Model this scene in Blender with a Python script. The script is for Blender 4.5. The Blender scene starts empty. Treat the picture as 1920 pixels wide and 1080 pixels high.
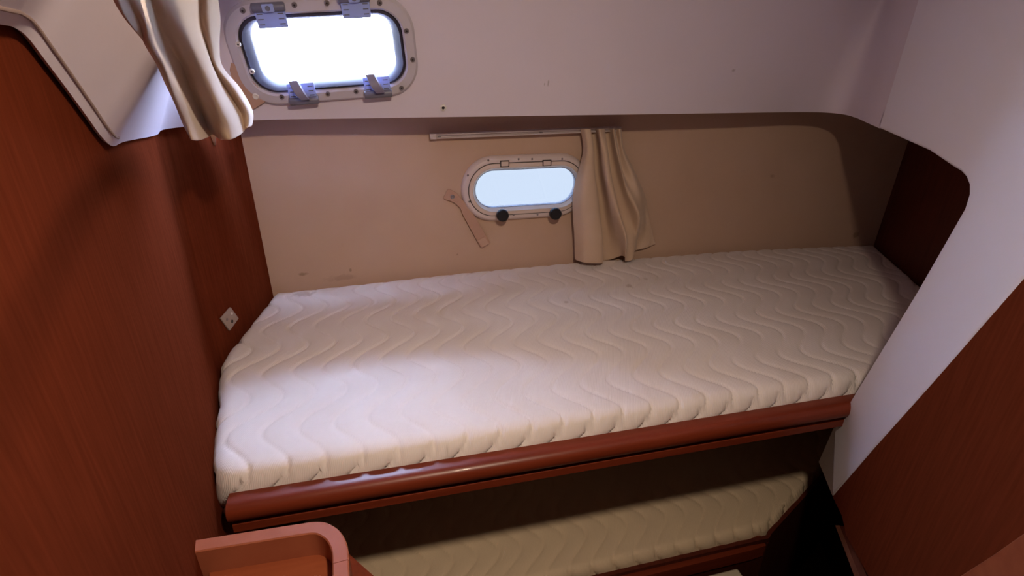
import bpy, bmesh, math, random
import numpy as np
from mathutils import Vector, Matrix
random.seed(3)
SC = bpy.context.scene
COL = SC.collection

# ------------------------------------------------------------------ camera
FPX = 961.82
RW = np.array([[0.968619, -0.091108, 0.230647], [-0.247698, -0.411381, 0.877157], [0.014957, -0.906899, -0.421108]])
X_ = np.array([5000 - 960, 160 - 540, FPX]); X_ /= np.linalg.norm(X_)
D_ = np.array([926 - 960, 2613 - 540, FPX]); D_ /= np.linalg.norm(D_)
RW = np.array([X_, np.cross(-D_, X_), -D_])          # rows: world axes seen from the lens
EYE = np.array([0.0, 0.0, 1.7])
cam = bpy.data.cameras.new('camera'); cam_o = bpy.data.objects.new('camera', cam); COL.objects.link(cam_o)
cam.sensor_width = 36.0; cam.lens = FPX / 1920 * 36; cam.clip_start = 0.01
r, d, f = RW[:, 0], RW[:, 1], RW[:, 2]
cam_o.matrix_world = Matrix(((r[0], -d[0], -f[0], EYE[0]), (r[1], -d[1], -f[1], EYE[1]), (r[2], -d[2], -f[2], EYE[2]), (0, 0, 0, 1)))
SC.camera = cam_o

# ------------------------------------------------------------------ light
SC.view_settings.view_transform = 'Standard'
try: SC.view_settings.look = 'None'
except Exception: pass
SC.view_settings.gamma = 1.0
SC.view_settings.use_curve_mapping = False
SC.view_settings.exposure = 0.0

SKY = 94.0
w = bpy.data.worlds.new('sky'); SC.world = w; w.use_nodes = True
nt = w.node_tree; nt.nodes.clear()
out = nt.nodes.new('ShaderNodeOutputWorld'); bg = nt.nodes.new('ShaderNodeBackground')
tc = nt.nodes.new('ShaderNodeTexCoord'); sx = nt.nodes.new('ShaderNodeSeparateXYZ'); rp = nt.nodes.new('ShaderNodeValToRGB')
mr = nt.nodes.new('ShaderNodeMapRange'); mr.inputs[1].default_value = -1; mr.inputs[2].default_value = 1
nt.links.new(tc.outputs['Generated'], sx.inputs[0]); nt.links.new(sx.outputs['Z'], mr.inputs[0]); nt.links.new(mr.outputs[0], rp.inputs[0])
nt.links.new(rp.outputs[0], bg.inputs['Color']); nt.links.new(bg.outputs[0], out.inputs[0])
bg.inputs['Strength'].default_value = SKY
# overcast sky: over twice as bright overhead as at the horizon, dull sea below it
el = rp.color_ramp.elements
el[0].position = 0.0; el[0].color = (.20, .215, .235, 1)
el[1].position = 1.0; el[1].color = (.53, .68, 1.0, 1)
e = el.new(0.48); e.color = (.20, .215, .235, 1)
e = el.new(0.515); e.color = (.26, .31, .42, 1)
e = el.new(0.75); e.color = (.36, .455, .67, 1)

LAMP = (0.19, 0.03, 2.05)
la = bpy.data.lights.new('ceiling_lamp_light', 'AREA'); la.shape = 'DISK'; la.size = 0.06; la.energy = 5.0; la.spread = math.radians(140); la.color = (1.0, .78, .58)
lo = bpy.data.objects.new('ceiling_lamp_light', la); lo.location = LAMP; lo.rotation_euler = Vector((-.16, .66, -1.0)).to_track_quat('-Z', 'Y').to_euler(); COL.objects.link(lo)

# ------------------------------------------------------------------ helpers
def ray(px, py): return RW @ np.array([px - 960, py - 540, FPX])
def hit(px, py, p, n):
    q = ray(px, py); p = np.array(p, float); n = np.array(n, float)
    return EYE + q * (np.dot(p - EYE, n) / np.dot(q, n))
def at_z(px, py, z): return hit(px, py, (0, 0, z), (0, 0, 1))
def at_y(px, py, y): return hit(px, py, (0, y, 0), (0, 1, 0))
def at_wall(px, py, a, b): return hit(px, py, (a[0], a[1], 0), (b[1] - a[1], a[0] - b[0], 0))

def mat(name, base, rough=.6, spec=.5, noise=None, bump=None, metal=0, coat=0, sheen=0, extra=None):
    m = bpy.data.materials.new(name); m.use_nodes = True
    t = m.node_tree; b = t.nodes['Principled BSDF']
    b.inputs['Base Color'].default_value = (*base, 1); b.inputs['Roughness'].default_value = rough
    b.inputs['Specular IOR Level'].default_value = spec; b.inputs['Metallic'].default_value = metal
    b.inputs['Coat Weight'].default_value = coat; b.inputs['Sheen Weight'].default_value = sheen
    tx = t.nodes.new('ShaderNodeTexCoord')
    if noise:                       # (scale xyz, detail, colour 2, contrast low, high)
        mp = t.nodes.new('ShaderNodeMapping'); mp.inputs['Scale'].default_value = noise[0]
        if len(noise) > 5: mp.inputs['Rotation'].default_value = noise[5]
        ns = t.nodes.new('ShaderNodeTexNoise'); ns.inputs['Scale'].default_value = 1; ns.inputs['Detail'].default_value = noise[1]
        cr = t.nodes.new('ShaderNodeValToRGB'); cr.color_ramp.elements[0].position = noise[3]; cr.color_ramp.elements[1].position = noise[4]
        cr.color_ramp.elements[0].color = (*noise[2], 1); cr.color_ramp.elements[1].color = (*base, 1)
        t.links.new(tx.outputs['Object'], mp.inputs[0]); t.links.new(mp.outputs[0], ns.inputs['Vector'])
        t.links.new(ns.outputs['Fac'], cr.inputs[0]); t.links.new(cr.outputs[0], b.inputs['Base Color'])
    if bump:                        # (scale xyz, strength, distance)
        mp = t.nodes.new('ShaderNodeMapping'); mp.inputs['Scale'].default_value = bump[0]
        ns = t.nodes.new('ShaderNodeTexNoise'); ns.inputs['Scale'].default_value = 1; ns.inputs['Detail'].default_value = 3
        bp = t.nodes.new('ShaderNodeBump'); bp.inputs['Strength'].default_value = bump[1]; bp.inputs['Distance'].default_value = bump[2]
        t.links.new(tx.outputs['Object'], mp.inputs[0]); t.links.new(mp.outputs[0], ns.inputs['Vector'])
        t.links.new(ns.outputs['Fac'], bp.inputs['Height']); t.links.new(bp.outputs[0], b.inputs['Normal'])
    return m

def stain_layer(m, spots, colour):
    """smudges with a place of their own: (x, y, z, radius xyz, strength) in object space"""
    t = m.node_tree; b = t.nodes['Principled BSDF']; tx = t.nodes.new('ShaderNodeTexCoord')
    link = b.inputs['Base Color'].links
    src = link[0].from_socket if link else None
    ns = t.nodes.new('ShaderNodeTexNoise'); ns.inputs['Scale'].default_value = 70; ns.inputs['Detail'].default_value = 4
    t.links.new(tx.outputs['Object'], ns.inputs['Vector'])
    for (x, y, z, rx, ry, rz, k) in spots:
        mp = t.nodes.new('ShaderNodeMapping'); mp.vector_type = 'POINT'
        mp.inputs['Scale'].default_value = (1 / rx, 1 / ry, 1 / rz); mp.inputs['Location'].default_value = (-x / rx, -y / ry, -z / rz)
        ln = t.nodes.new('ShaderNodeVectorMath'); ln.operation = 'LENGTH'
        ad = t.nodes.new('ShaderNodeMath'); ad.operation = 'ADD'
        sb = t.nodes.new('ShaderNodeMath'); sb.operation = 'MULTIPLY_ADD'; sb.inputs[1].default_value = 1.6; sb.inputs[2].default_value = -.8
        rg = t.nodes.new('ShaderNodeMapRange'); rg.inputs[1].default_value = 1.0; rg.inputs[2].default_value = .45; rg.inputs[3].default_value = 0; rg.inputs[4].default_value = k
        mx = t.nodes.new('ShaderNodeMixRGB'); mx.inputs[2].default_value = (*colour, 1)
        t.links.new(tx.outputs['Object'], mp.inputs[0]); t.links.new(mp.outputs[0], ln.inputs[0])
        t.links.new(ns.outputs['Fac'], sb.inputs[0]); t.links.new(ln.outputs['Value'], ad.inputs[0]); t.links.new(sb.outputs[0], ad.inputs[1])
        t.links.new(ad.outputs[0], rg.inputs[0]); t.links.new(rg.outputs[0], mx.inputs[0])
        if src: t.links.new(src, mx.inputs[1])
        else: mx.inputs[1].default_value = b.inputs['Base Color'].default_value
        src = mx.outputs[0]
    t.links.new(src, b.inputs['Base Color'])

def new(name, verts, faces, m, parent=None, smooth=True, angle=40):
    me = bpy.data.meshes.new(name); me.from_pydata([tuple(map(float, v)) for v in verts], [], faces); me.update()
    o = bpy.data.objects.new(name, me); COL.objects.link(o)
    if m: me.materials.append(m)
    if parent: o.parent = parent
    bm = bmesh.new(); bm.from_mesh(me); bmesh.ops.recalc_face_normals(bm, faces=bm.faces); bm.to_mesh(me); bm.free()
    if smooth:
        me.shade_smooth()
        try: me.set_sharp_from_angle(angle=math.radians(angle))
        except Exception: pass
    return o
def from_bm(name, bm, m, parent=None, smooth=True, angle=40):
    me = bpy.data.meshes.new(name); bmesh.ops.recalc_face_normals(bm, faces=bm.faces); bm.to_mesh(me); bm.free()
    o = bpy.data.objects.new(name, me); COL.objects.link(o); me.materials.append(m)
    if parent: o.parent = parent
    if smooth:
        me.shade_smooth(); me.set_sharp_from_angle(angle=math.radians(angle))
    return o
def tag(o, label, cat, group=None):
    o['label'] = label; o['category'] = cat
    if group: o['group'] = group
    return o
def struct(o): o['kind'] = 'structure'; return o
def root(name, loc, label, cat, group=None, M=None):
    o = bpy.data.objects.new(name, None); COL.objects.link(o); o.empty_display_size = .05
    if M is not None: o.matrix_world = M
    else: o.location = tuple(map(float, loc))
    if label: tag(o, label, cat, group)
    return o
def attach(parent):                                   # keep world placement of meshes built in world space
    bpy.context.view_layer.update()
    inv = parent.matrix_world.inverted()
    for c in parent.children: c.matrix_parent_inverse = inv

def prism(name, poly, z0, z1, m, parent=None, bevel=0, smooth=True):
    n = len(poly); v = [(p[0], p[1], z0) for p in poly] + [(p[0], p[1], z1) for p in poly]
    f = [list(range(n))[::-1], list(range(n, 2 * n))] + [[i, (i + 1) % n, n + (i + 1) % n, n + i] for i in range(n)]
    o = new(name, v, f, m, parent, smooth, 35)
    if bevel:
        b = o.modifiers.new('bevel', 'BEVEL'); b.width = bevel; b.segments = 3; b.limit_method = 'ANGLE'
    return o
def slab(name, pts, nrm, t, m, parent=None, bevel=0):
    """planar outline pts (3-D) pushed back along nrm by t"""
    n = len(pts); nrm = np.array(nrm) / np.linalg.norm(nrm)
    v = [tuple(p) for p in pts] + [tuple(np.array(p) + nrm * t) for p in pts]
    f = [list(range(n)), list(range(n, 2 * n))[::-1]] + [[i, n + i, n + (i + 1) % n, (i + 1) % n] for i in range(n)]
    o = new(name, v, f, m, parent, True, 35)
    if bevel:
        b = o.modifiers.new('bevel', 'BEVEL'); b.width = bevel; b.segments = 3; b.limit_method = 'ANGLE'
    return o
def cr(P, n):
    """Catmull-Rom through points P, n steps per span"""
    P = [np.array(p, float) for p in P]; P = [2 * P[0] - P[1]] + P + [2 * P[-1] - P[-2]]; o = []
    for i in range(1, len(P) - 2):
        a, b, c, e = P[i - 1:i + 3]
        for k in range(n):
            t = k / n
            o.append(.5 * (2 * b + (c - a) * t + (2 * a - 5 * b + 4 * c - e) * t * t + (3 * b - a - 3 * c + e) * t ** 3))
    o.append(P[-2]); return o
def sweep(name, path, profile, m, parent=None, closed=True):
    """profile [(out, z)] carried along a plan path [(x, y, z)]; out is to the right of travel"""
    path = [np.array(p, float) for p in path]; V = []; F = []; k = len(profile)
    for i, p in enumerate(path):
        a = path[max(i - 1, 0)]; b = path[min(i + 1, len(path) - 1)]
        t = b - a; t[2] = 0; t /= np.linalg.norm(t); nrm = np.array([t[1], -t[0], 0])
        if 0 < i < len(path) - 1:
            t1 = p - a; t1[2] = 0; t1 /= np.linalg.norm(t1); nrm = nrm / max(.5, np.dot(t, t1))
        for (o_, z_) in profile: V.append(p + nrm * o_ + np.array([0, 0, z_]))
    for i in range(len(path) - 1):
        for j in range(k if closed else k - 1):
            j2 = (j + 1) % k; F.append([i * k + j, i * k + j2, (i + 1) * k + j2, (i + 1) * k + j])
    if closed: F += [list(range(k)), list(range((len(path) - 1) * k, len(path) * k))[::-1]]
    return new(name, V, F, m, parent, True, 40)
def rrect(hw, hh, r, n=10):
    L = []
    for cx_, cy_, a0 in ((hw - r, hh - r, 0), (-hw + r, hh - r, 90), (-hw + r, -hh + r, 180), (hw - r, -hh + r, 270)):
        for k in range(n + 1):
            a = math.radians(a0 + 90 * k / n); L.append((cx_ + r * math.cos(a), cy_ + r * math.sin(a)))
    return L
def loft(name, loops, m, parent=None, cap0=False, cap1=False, wrap=False, angle=40):
    """loops: list of (outline [(u,w)], depth)"""
    V = []; F = []; n = len(loops[0][0])
    for L, dp in loops: V += [(u, wv, dp) for u, wv in L]
    N = len(loops)
    for i in range(N if wrap else N - 1):
        a, b = i * n, ((i + 1) % N) * n
        for j in range(n): F.append([a + j, a + (j + 1) % n, b + (j + 1) % n, b + j])
    if cap0: F.append(list(range(n)))
    if cap1: F.append(list(range((N - 1) * n, N * n)))
    return new(name, V, F, m, parent, True, angle)
def circ(r, cx_=0, cy_=0, n=20): return [(cx_ + r * math.cos(2 * math.pi * k / n), cy_ + r * math.sin(2 * math.pi * k / n)) for k in range(n)]
def boxbm(bm, c, s, M=None):
    mm = Matrix.Translation(c) @ Matrix.Diagonal((*s, 1))
    if M is not None: mm = M @ mm
    return bmesh.ops.create_cube(bm, size=1, matrix=mm)
def bevel_mod(o, wd, seg=2):
    b = o.modifiers.new('bevel', 'BEVEL'); b.width = wd; b.segments = seg; b.limit_method = 'ANGLE'; return o
def cut(o, cutter):
    md = o.modifiers.new('hole', 'BOOLEAN'); md.operation = 'DIFFERENCE'; md.object = cutter; md.solver = 'EXACT'
    bpy.context.view_layer.update(); dg = bpy.context.evaluated_depsgraph_get()
    me = bpy.data.meshes.new_from_object(o.evaluated_get(dg)); o.modifiers.clear(); o.data = me
    me.shade_smooth(); me.set_sharp_from_angle(angle=math.radians(35))
def drop(o): bpy.data.objects.remove(o, do_unlink=True)

# ------------------------------------------------------------------ materials
WOOD = mat('cherry_veneer', (.155, .031, .0125), .65, .0, noise=((170, 170, 14), 6, (.115, .0225, .009), .3, .7), bump=((300, 300, 20), .05, .0006))
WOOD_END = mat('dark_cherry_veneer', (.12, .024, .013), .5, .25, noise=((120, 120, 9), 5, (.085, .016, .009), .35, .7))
WOOD_GLOSS = mat('varnished_mahogany', (.20, .034, .013), .36, .35, noise=((3, 60, 60), 5, (.14, .022, .008), .35, .7), coat=.05)
WOOD_TRAY = mat('plain_cherry_board', (.33, .088, .034), .5, .3, noise=((6, 60, 60), 5, (.26, .062, .023), .35, .7))
WOOD_RIM = mat('solid_cherry_rim', (.36, .11, .055), .5, .3, noise=((20, 20, 20), 4, (.31, .088, .043), .35, .7))
LINER = mat('headliner_vinyl', (.77, .71, .82), .62, .25, noise=((2.2, 2.2, 2.2), 4, (.72, .66, .76), .3, .62), bump=((260, 260, 260), .08, .0008))
LINER_LIT = mat('lit_liner_vinyl', (.86, .86, .97), .62, .25, bump=((260, 260, 260), .08, .0008))  # same vinyl as the liner, window light put into a paler, bluer colour
HULL = mat('hull_lining_cloth', (.59, .42, .32), .85, .15, noise=((5, 5, 5), 5, (.54, .375, .28), .3, .7), bump=((220, 220, 220), .12, .001))
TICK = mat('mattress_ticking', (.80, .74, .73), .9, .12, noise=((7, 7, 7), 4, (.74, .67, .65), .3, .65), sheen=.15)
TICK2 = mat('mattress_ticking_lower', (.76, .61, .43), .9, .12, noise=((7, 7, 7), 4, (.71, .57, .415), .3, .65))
CLOTH = mat('curtain_cotton', (.66, .50, .38), .85, .15, noise=((9, 9, 9), 4, (.60, .44, .32), .3, .7), bump=((300, 300, 300), .1, .0006), sheen=.2)
STRAP = mat('strap_cotton', (.50, .31, .23), .85, .15, bump=((300, 300, 300), .1, .0006))
STRAP_END = mat('strap_tape', (.56, .37, .28), .8, .15)
ALU = mat('painted_frame', (.58, .54, .60), .42, .4)
GREYRING = mat('grey_gasket', (.05, .045, .075), .5, .3)
PLATE = mat('pale_blue_plastic', (.40, .50, .86), .4, .4)
BARREL = mat('slate_plastic', (.16, .16, .22), .4, .5)
LEVER = mat('grey_lever_plastic', (.24, .22, .30), .45, .4)
SCREW = mat('dull_screw', (.28, .25, .27), .35, .5, metal=.6)
SCREW_L = mat('bright_screw_cup', (.78, .74, .72), .35, .5)
SOCKET = mat('dark_recess', (.03, .025, .03), .6)
PORT = mat('porthole_cream_frame', (.68, .58, .57), .4, .4)
SASH = mat('porthole_sash', (.70, .58, .53), .4, .4)
SEAL = mat('porthole_pale_seal', (.80, .82, .90), .4, .4)
DARKLINE = mat('dark_seam', (.05, .04, .04), .6)
KNOB = mat('black_knob', (.012, .012, .016), .45, .4)
TRACK = mat('rail_aluminium', (.62, .54, .54), .4, .5, metal=.3)
BRASS = mat('grey_plate', (.46, .38, .33), .45, .5, metal=.3)
CHROME = mat('chrome', (.7, .7, .7), .15, .5, metal=1)
PALE = mat('pale_ledge', (.62, .54, .42), .6)
BEAD = mat('welt_bead', (.36, .27, .25), .7, .2)
FLOORM = mat('dark_floor', (.10, .045, .025), .5)
def translucent(m, col, fac):
    t = m.node_tree; b = t.nodes['Principled BSDF']; o_ = next(n for n in t.nodes if n.type == 'OUTPUT_MATERIAL')
    tr = t.nodes.new('ShaderNodeBsdfTranslucent'); tr.inputs[0].default_value = (*col, 1); mx = t.nodes.new('ShaderNodeMixShader'); mx.inputs[0].default_value = fac
    t.links.new(b.outputs[0], mx.inputs[1]); t.links.new(tr.outputs[0], mx.inputs[2]); t.links.new(mx.outputs[0], o_.inputs[0])
translucent(PLATE, (.55, .62, .95), .12); translucent(LEVER, (.4, .36, .6), .01); translucent(CLOTH, (.7, .5, .36), .04)
def pane(name, tint):
    m = bpy.data.materials.new(name); m.use_nodes = True; t = m.node_tree; t.nodes.clear()
    o_ = t.nodes.new('ShaderNodeOutputMaterial'); mx = t.nodes.new('ShaderNodeMixShader'); fr = t.nodes.new('ShaderNodeFresnel')
    a = t.nodes.new('ShaderNodeBsdfTransparent'); g = t.nodes.new('ShaderNodeBsdfGlossy'); g.inputs['Roughness'].default_value = .02
    a.inputs[0].default_value = (*tint, 1); fr.inputs[0].default_value = 1.3
    t.links.new(fr.outputs[0], mx.inputs[0]); t.links.new(a.outputs[0], mx.inputs[1]); t.links.new(g.outputs[0], mx.inputs[2]); t.links.new(mx.outputs[0], o_.inputs[0])
    return m
CLEAR = pane('clear_acrylic', (.97, .97, .99))
DIMMED = pane('dimmed_acrylic', (.188, .198, .212))  # dark tint added to dim the daylight seen through the porthole

# ------------------------------------------------------------------ plan points
BL, BEND, L2 = (-.309, 1.375), (-.370, 1.048), (-.299, .702)
BACK = [(-.309, 1.375), (.13, 1.402), (.58, 1.413), (1.09, 1.397), (1.678, 1.342)]
def w2(y): return BEND[0] + (BEND[1] - y) * (L2[0] - BEND[0]) / (BEND[1] - L2[1])
def back_y(x):
    xs = [p[0] for p in BACKC]; ys = [p[1] for p in BACKC]; return float(np.interp(x, xs, ys))
BACKC = [tuple(p) for p in cr(BACK, 8)]
RA, RB = (1.28, 1.24), (.85, .60)                       # right liner plane in plan
RN = np.array([RB[1] - RA[1], RA[0] - RB[0], 0]); RN /= np.linalg.norm(RN)
if RN[0] > 0: RN = -RN                                  # towards the room
def rt(px, py, off=0): return hit(px, py, np.array([RA[0], RA[1], 0]) + RN * off, RN)
LEAN = .30; ZL = 1.556
MN = np.array([0, -1, -LEAN]); MN /= np.linalg.norm(MN)  # main liner normal towards the room
def main(px, py, off=0): return hit(px, py, np.array([0, 1.25, ZL]) + MN * off, MN)

# ------------------------------------------------------------------ setting
stain_layer(HULL, [(*at_y(568, 514, 1.38), .016, .05, .007, .55), (*at_y(657, 506, 1.39), .004, .05, .006, .5), (*at_y(858, 478, 1.4), .004, .05, .004, .55),
                   (*at_y(1605, 440, 1.35), .014, .05, .014, .5), (*at_y(1455, 332, 1.37), .012, .05, .009, .3), (*at_y(640, 520, 1.39), .05, .05, .010, .25)], (.20, .14, .08))
stain_layer(LINER, [(*main(1028, 157), .0022, .05, .009, .6), (*main(1021, 158), .0016, .05, .004, .5), (*main(1375, 132), .006, .05, .005, .5), (*main(1690, 108), .006, .05, .006, .3)], (.33, .28, .30))
def wall_strip(name, plan, z0, z1, m, t=.02, side=1):
    """standing wall along plan points, thickened away from the room"""
    V = []; n = len(plan); P = [np.array(p, float) for p in plan]
    for i, p in enumerate(P):
        a = P[max(i - 1, 0)]; b = P[min(i + 1, n - 1)]; q = b - a; q /= np.linalg.norm(q); nr = np.array([-q[1], q[0]]) * side * t
        V += [(p[0], p[1], z0), (p[0], p[1], z1), (p[0] + nr[0], p[1] + nr[1], z1), (p[0] + nr[0], p[1] + nr[1], z0)]
    F = []
    for i in range(n - 1):
        for j in range(4): F.append([i * 4 + j, i * 4 + (j + 1) % 4, i * 4 + 4 + (j + 1) % 4, i * 4 + 4 + j])
    F += [[0, 1, 2, 3], [n * 4 - 1, n * 4 - 2, n * 4 - 3, n * 4 - 4]]
    return struct(new(name, V, F, m, None, True, 30))

hull = [(-1.05, 1.30)] + BACKC + [(2.4, 1.24)]
wall_back = wall_strip('wall_back', hull, 0, 1.60, HULL, .03, 1)
# left bulkhead: end of the berth, rounded bend, then the locker side that comes towards the viewer
bend = [(BEND[0] + .012, BEND[1] + .06), (BEND[0] + .003, BEND[1] + .02), (BEND[0] + .004, BEND[1] - .02), (BEND[0] + .0135, BEND[1] - .06)]
lw = [(-.3025, 1.41)] + [tuple(p[:2]) for p in cr([(BL[0], BL[1], 0)] + [(b[0], b[1], 0) for b in bend] + [(w2(.80), .80, 0)], 4)] + [(w2(.05), .05), (-1.05, .03)]
wall_left = wall_strip('wall_left', lw, 0, 2.12, WOOD, .02, -1)
# right end bulkhead
rw = [(1.695, 1.375), (1.523, 1.044), (1.523 - .155 * 2.2, 1.044 - .298 * 2.2)]
wall_right = wall_strip('wall_right', rw, 0, 1.60, WOOD_END, .02, 1)
struct(prism('floor', [(-1.1, -1.7), (2.5, -1.7), (2.5, 1.5), (-1.1, 1.5)], -.03, 0, FLOORM, smooth=False))
struct(prism('ceiling', [(-1.1, -1.7), (2.5, -1.7), (2.5, 1.14), (-1.1, 1.14)], 2.10, 2.14, LINER, smooth=False))
struct(prism('ceiling_side_deck', [(-1.1, 1.268), (RA[0] - .02, 1.268), (RA[0] + .03, 1.235), (.93, .69), (.93, .2), (2.5, .2), (2.5, 1.6), (-1.1, 1.6)], 1.572, 1.60, LINER, smooth=False)).name = 'trim_1'
wall_strip('wall_aft', [(-1.08, -1.65), (2.45, -1.65)], 0, 2.12, WOOD, .03, -1)
wall_strip('wall_port', [(-1.08, -1.7), (-1.08, 1.5)], 0, 2.12, WOOD, .03, 1)
wall_strip('wall_starboard', [(2.45, -1.7), (2.45, 1.5)], 0, 2.12, WOOD, .03, -1)

# headliner: one moulded skin, bottom edge all along z about 1.556, rising and leaning inwards
mainx = [-.20, -.05, .16, .41, .66, .90, 1.04, 1.12]
lw_a, lw_b = (BEND[0] + .007, BEND[1]), (L2[0] + .007, L2[1])
lip = [tuple(at_wall(x_, y_, lw_a, lw_b)) for x_, y_ in [(0, 46), (27, 52), (52, 70), (85, 113), (122, 162), (165, 221), (192, 258), (212, 274), (236, 265)]]
Bp = [(w2(.10) + .007, .10, 1.712), (w2(.35) + .007, .35, 1.713)] + lip + [(-.340, .96, 1.568),
      (-.355, 1.04, 1.566), (-.340, 1.11, 1.562), (-.315, 1.19, 1.558), (-.270, 1.235, 1.556)]
Bl = [(.85, .0)] * 9 + [(.80, 0), (.68, 0)] + [(.54, 0), (.42, -.02), (.30, -.08), (.18, -.16), (.08, -.24)]
Bp += [(x, 1.25, ZL) for x in mainx]; Bl += [(0, -LEAN)] * len(mainx)
q = lambda s: (RA[0] + (RB[0] - RA[0]) * s, RA[1] + (RB[1] - RA[1]) * s, ZL)
Bp += [(1.202, 1.235, ZL), (1.227, 1.188, ZL), q(.20), q(.32), q(.48)]; Bl += [(0, -.24), (0, -.12), (0, -.03), (0, 0), (0, 0)]
BB = cr(Bp, 5); LL = cr([(a, b, 0) for a, b in Bl], 5)
V = []; F = []; NV = 14
for b, l in zip(BB, LL):
    for k in range(NV):
        t = k / (NV - 1); z = b[2] + (2.11 - b[2]) * t; dz = z - b[2]
        V.append((b[0] + l[0] * dz, b[1] + l[1] * dz, z))
for i in range(len(BB) - 1):
    for k in range(NV - 1): F.append([i * NV + k, (i + 1) * NV + k, (i + 1) * NV + k + 1, i * NV + k + 1])
liner = struct(new('wall_liner', V, F, LINER, None, True, 60))
so = liner.modifiers.new('thick', 'SOLIDIFY'); so.thickness = .007; so.offset = 1
# make sure the thickness goes away from the room
bm = bmesh.new(); bm.from_mesh(liner.data); fc = min(bm.faces, key=lambda q_: (q_.calc_center_median() - Vector((.66, 1.2, 1.7))).length)
if fc.normal.y < 0: bmesh.ops.reverse_faces(bm, faces=bm.faces)
bm.to_mesh(liner.data); bm.free()
# coachroof skin outside
V = [(-1.08, 1.275, 1.56), (2.45, 1.275, 1.56), (2.45, 1.275 - LEAN * .58, 2.14), (-1.08, 1.275 - LEAN * .58, 2.14)]
skin = struct(slab('wall_coachroof', V, -MN, .012, LINER))
# right leg of the liner: a flat board with sloping edges, on the bulkhead plane
legpx = [(1740, 289), (1785, 312), (1800, 321), (1810, 332), (1816, 347), (1816, 365), (1808, 391), (1720, 545), (1565, 800), (1560, 930), (1640, 838), (1750, 715), (1920, 520)]
leg = [np.array(q(.46))] + [rt(*p) for p in legpx]
leg[1][2] = leg[0][2] = ZL
edir = leg[-1] - leg[-2]; edir /= np.linalg.norm(edir)
leg += [leg[-1] + edir * .14, leg[-1] + edir * .14 + np.array([-.15, -.15 * 1.488, .45])]
leg += [np.array([leg[-1][0], leg[-1][1], 2.115]), np.array([q(.46)[0], q(.46)[1], 2.115])]
lg = struct(slab('trim_2', leg, -RN, .035, LINER_LIT, bevel=.004))
# small return at the foot of the leg
a, b = rt(1565.5, 797, -.005), rt(1560.5, 929, -.005); c = rt(1535, 866, -.05)
tri = [a, b, c]; tn = np.cross(b - a, c - a); tn /= np.linalg.norm(tn)
if np.dot(tn, EYE - a) > 0: tn = -tn
struct(slab('trim_3', tri, tn, .006, LINER_LIT))
# near bulkhead to the right, in cherry veneer, lapped over the leg
OFF = .010
ppx = [(1560, 931), (1640, 838), (1750, 715), (1920, 520)]
pan = [rt(x, y, OFF) for x, y in ppx]; ed = pan[-1] - pan[-2]; ed /= np.linalg.norm(ed)
pan += [pan[-1] + ed * .12]
pd = np.array([RB[0] - RA[0], RB[1] - RA[1], 0]); pd /= np.linalg.norm(pd)
pend = pan[-1] + pd * ((pan[-1][1] - .04) / -pd[1])
pan += [np.array([pend[0], pend[1], 1.95]), np.array([pend[0], pend[1], .5])]
low = [rt(x, y, OFF) for x, y in [(1627, 1080), (1585, 1003), (1583, 990), (1578, 968)]]
dd = low[0] - low[1]; dd /= np.linalg.norm(dd)
pan += [low[0] + dd * .22] + low
wnr = struct(slab('wall_near_right', pan, -RN, .018, WOOD, bevel=.002))
# lighter edging strip below the leg
st = [rt(x, y, -.002) for x, y in [(1566, 985), (1574, 985), (1612, 1080), (1640, 1150), (1628, 1150), (1602, 1080)]]
struct(slab('trim_4', st, -RN, .012, WOOD_RIM))
# orange-brown board proud of the near bulkhead at the bottom right
o4 = [rt(x, y, .03) for x, y in [(1798, 1080), (1860, 1040), (1925, 994), (2050, 905), (2050, 1250), (1560, 1250)]]
struct(slab('trim_5', o4, -RN, .022, WOOD_TRAY, bevel=.002))
# from the near bulkhead to the starboard side, behind the viewer's right shoulder
wall_strip('wall_side_right', [(pend[0], pend[1]), (pend[0] + .25, pend[1] - .05), (2.45, pend[1] - .05)], 0, 2.12, WOOD, .02, 1)

# welted bead along the edge of the left liner lip
bead = BB[1 * 5: 9 * 5 + 1]
V = []; F = []; k = 8
for i, p in enumerate(bead):
    l = LL[1 * 5 + i]; c_ = np.array(p) + np.array([l[0] * .009 + .0006, 0, .009])
    for j in range(k):
        a = 2 * math.pi * j / k; V.append((c_[0] + .0012 * math.cos(a), c_[1] + .0006 * math.sin(a), c_[2] + .0016 * math.sin(a)))
for i in range(len(bead) - 1):
    for j in range(k): F.append([i * k + j, i * k + (j + 1) % k, (i + 1) * k + (j + 1) % k, (i + 1) * k + j])
new('welt_bead', V, F, BEAD, liner)

# ------------------------------------------------------------------ ceiling lamp (out of the frame above the viewer)
lamp = root('ceiling_lamp', LAMP, 'small round ceiling lamp in a pale ring above the cabin', 'lamp')
loft('lamp_ring', [(circ(.075, n=32), .04), (circ(.075, n=32), .02), (circ(.06, n=32), .012), (circ(.056, n=32), .02)], ALU, lamp)
loft('lamp_back', [(circ(.056, n=32), .03), (circ(.056, n=32), .038)], ALU, lamp, True, True)

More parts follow.
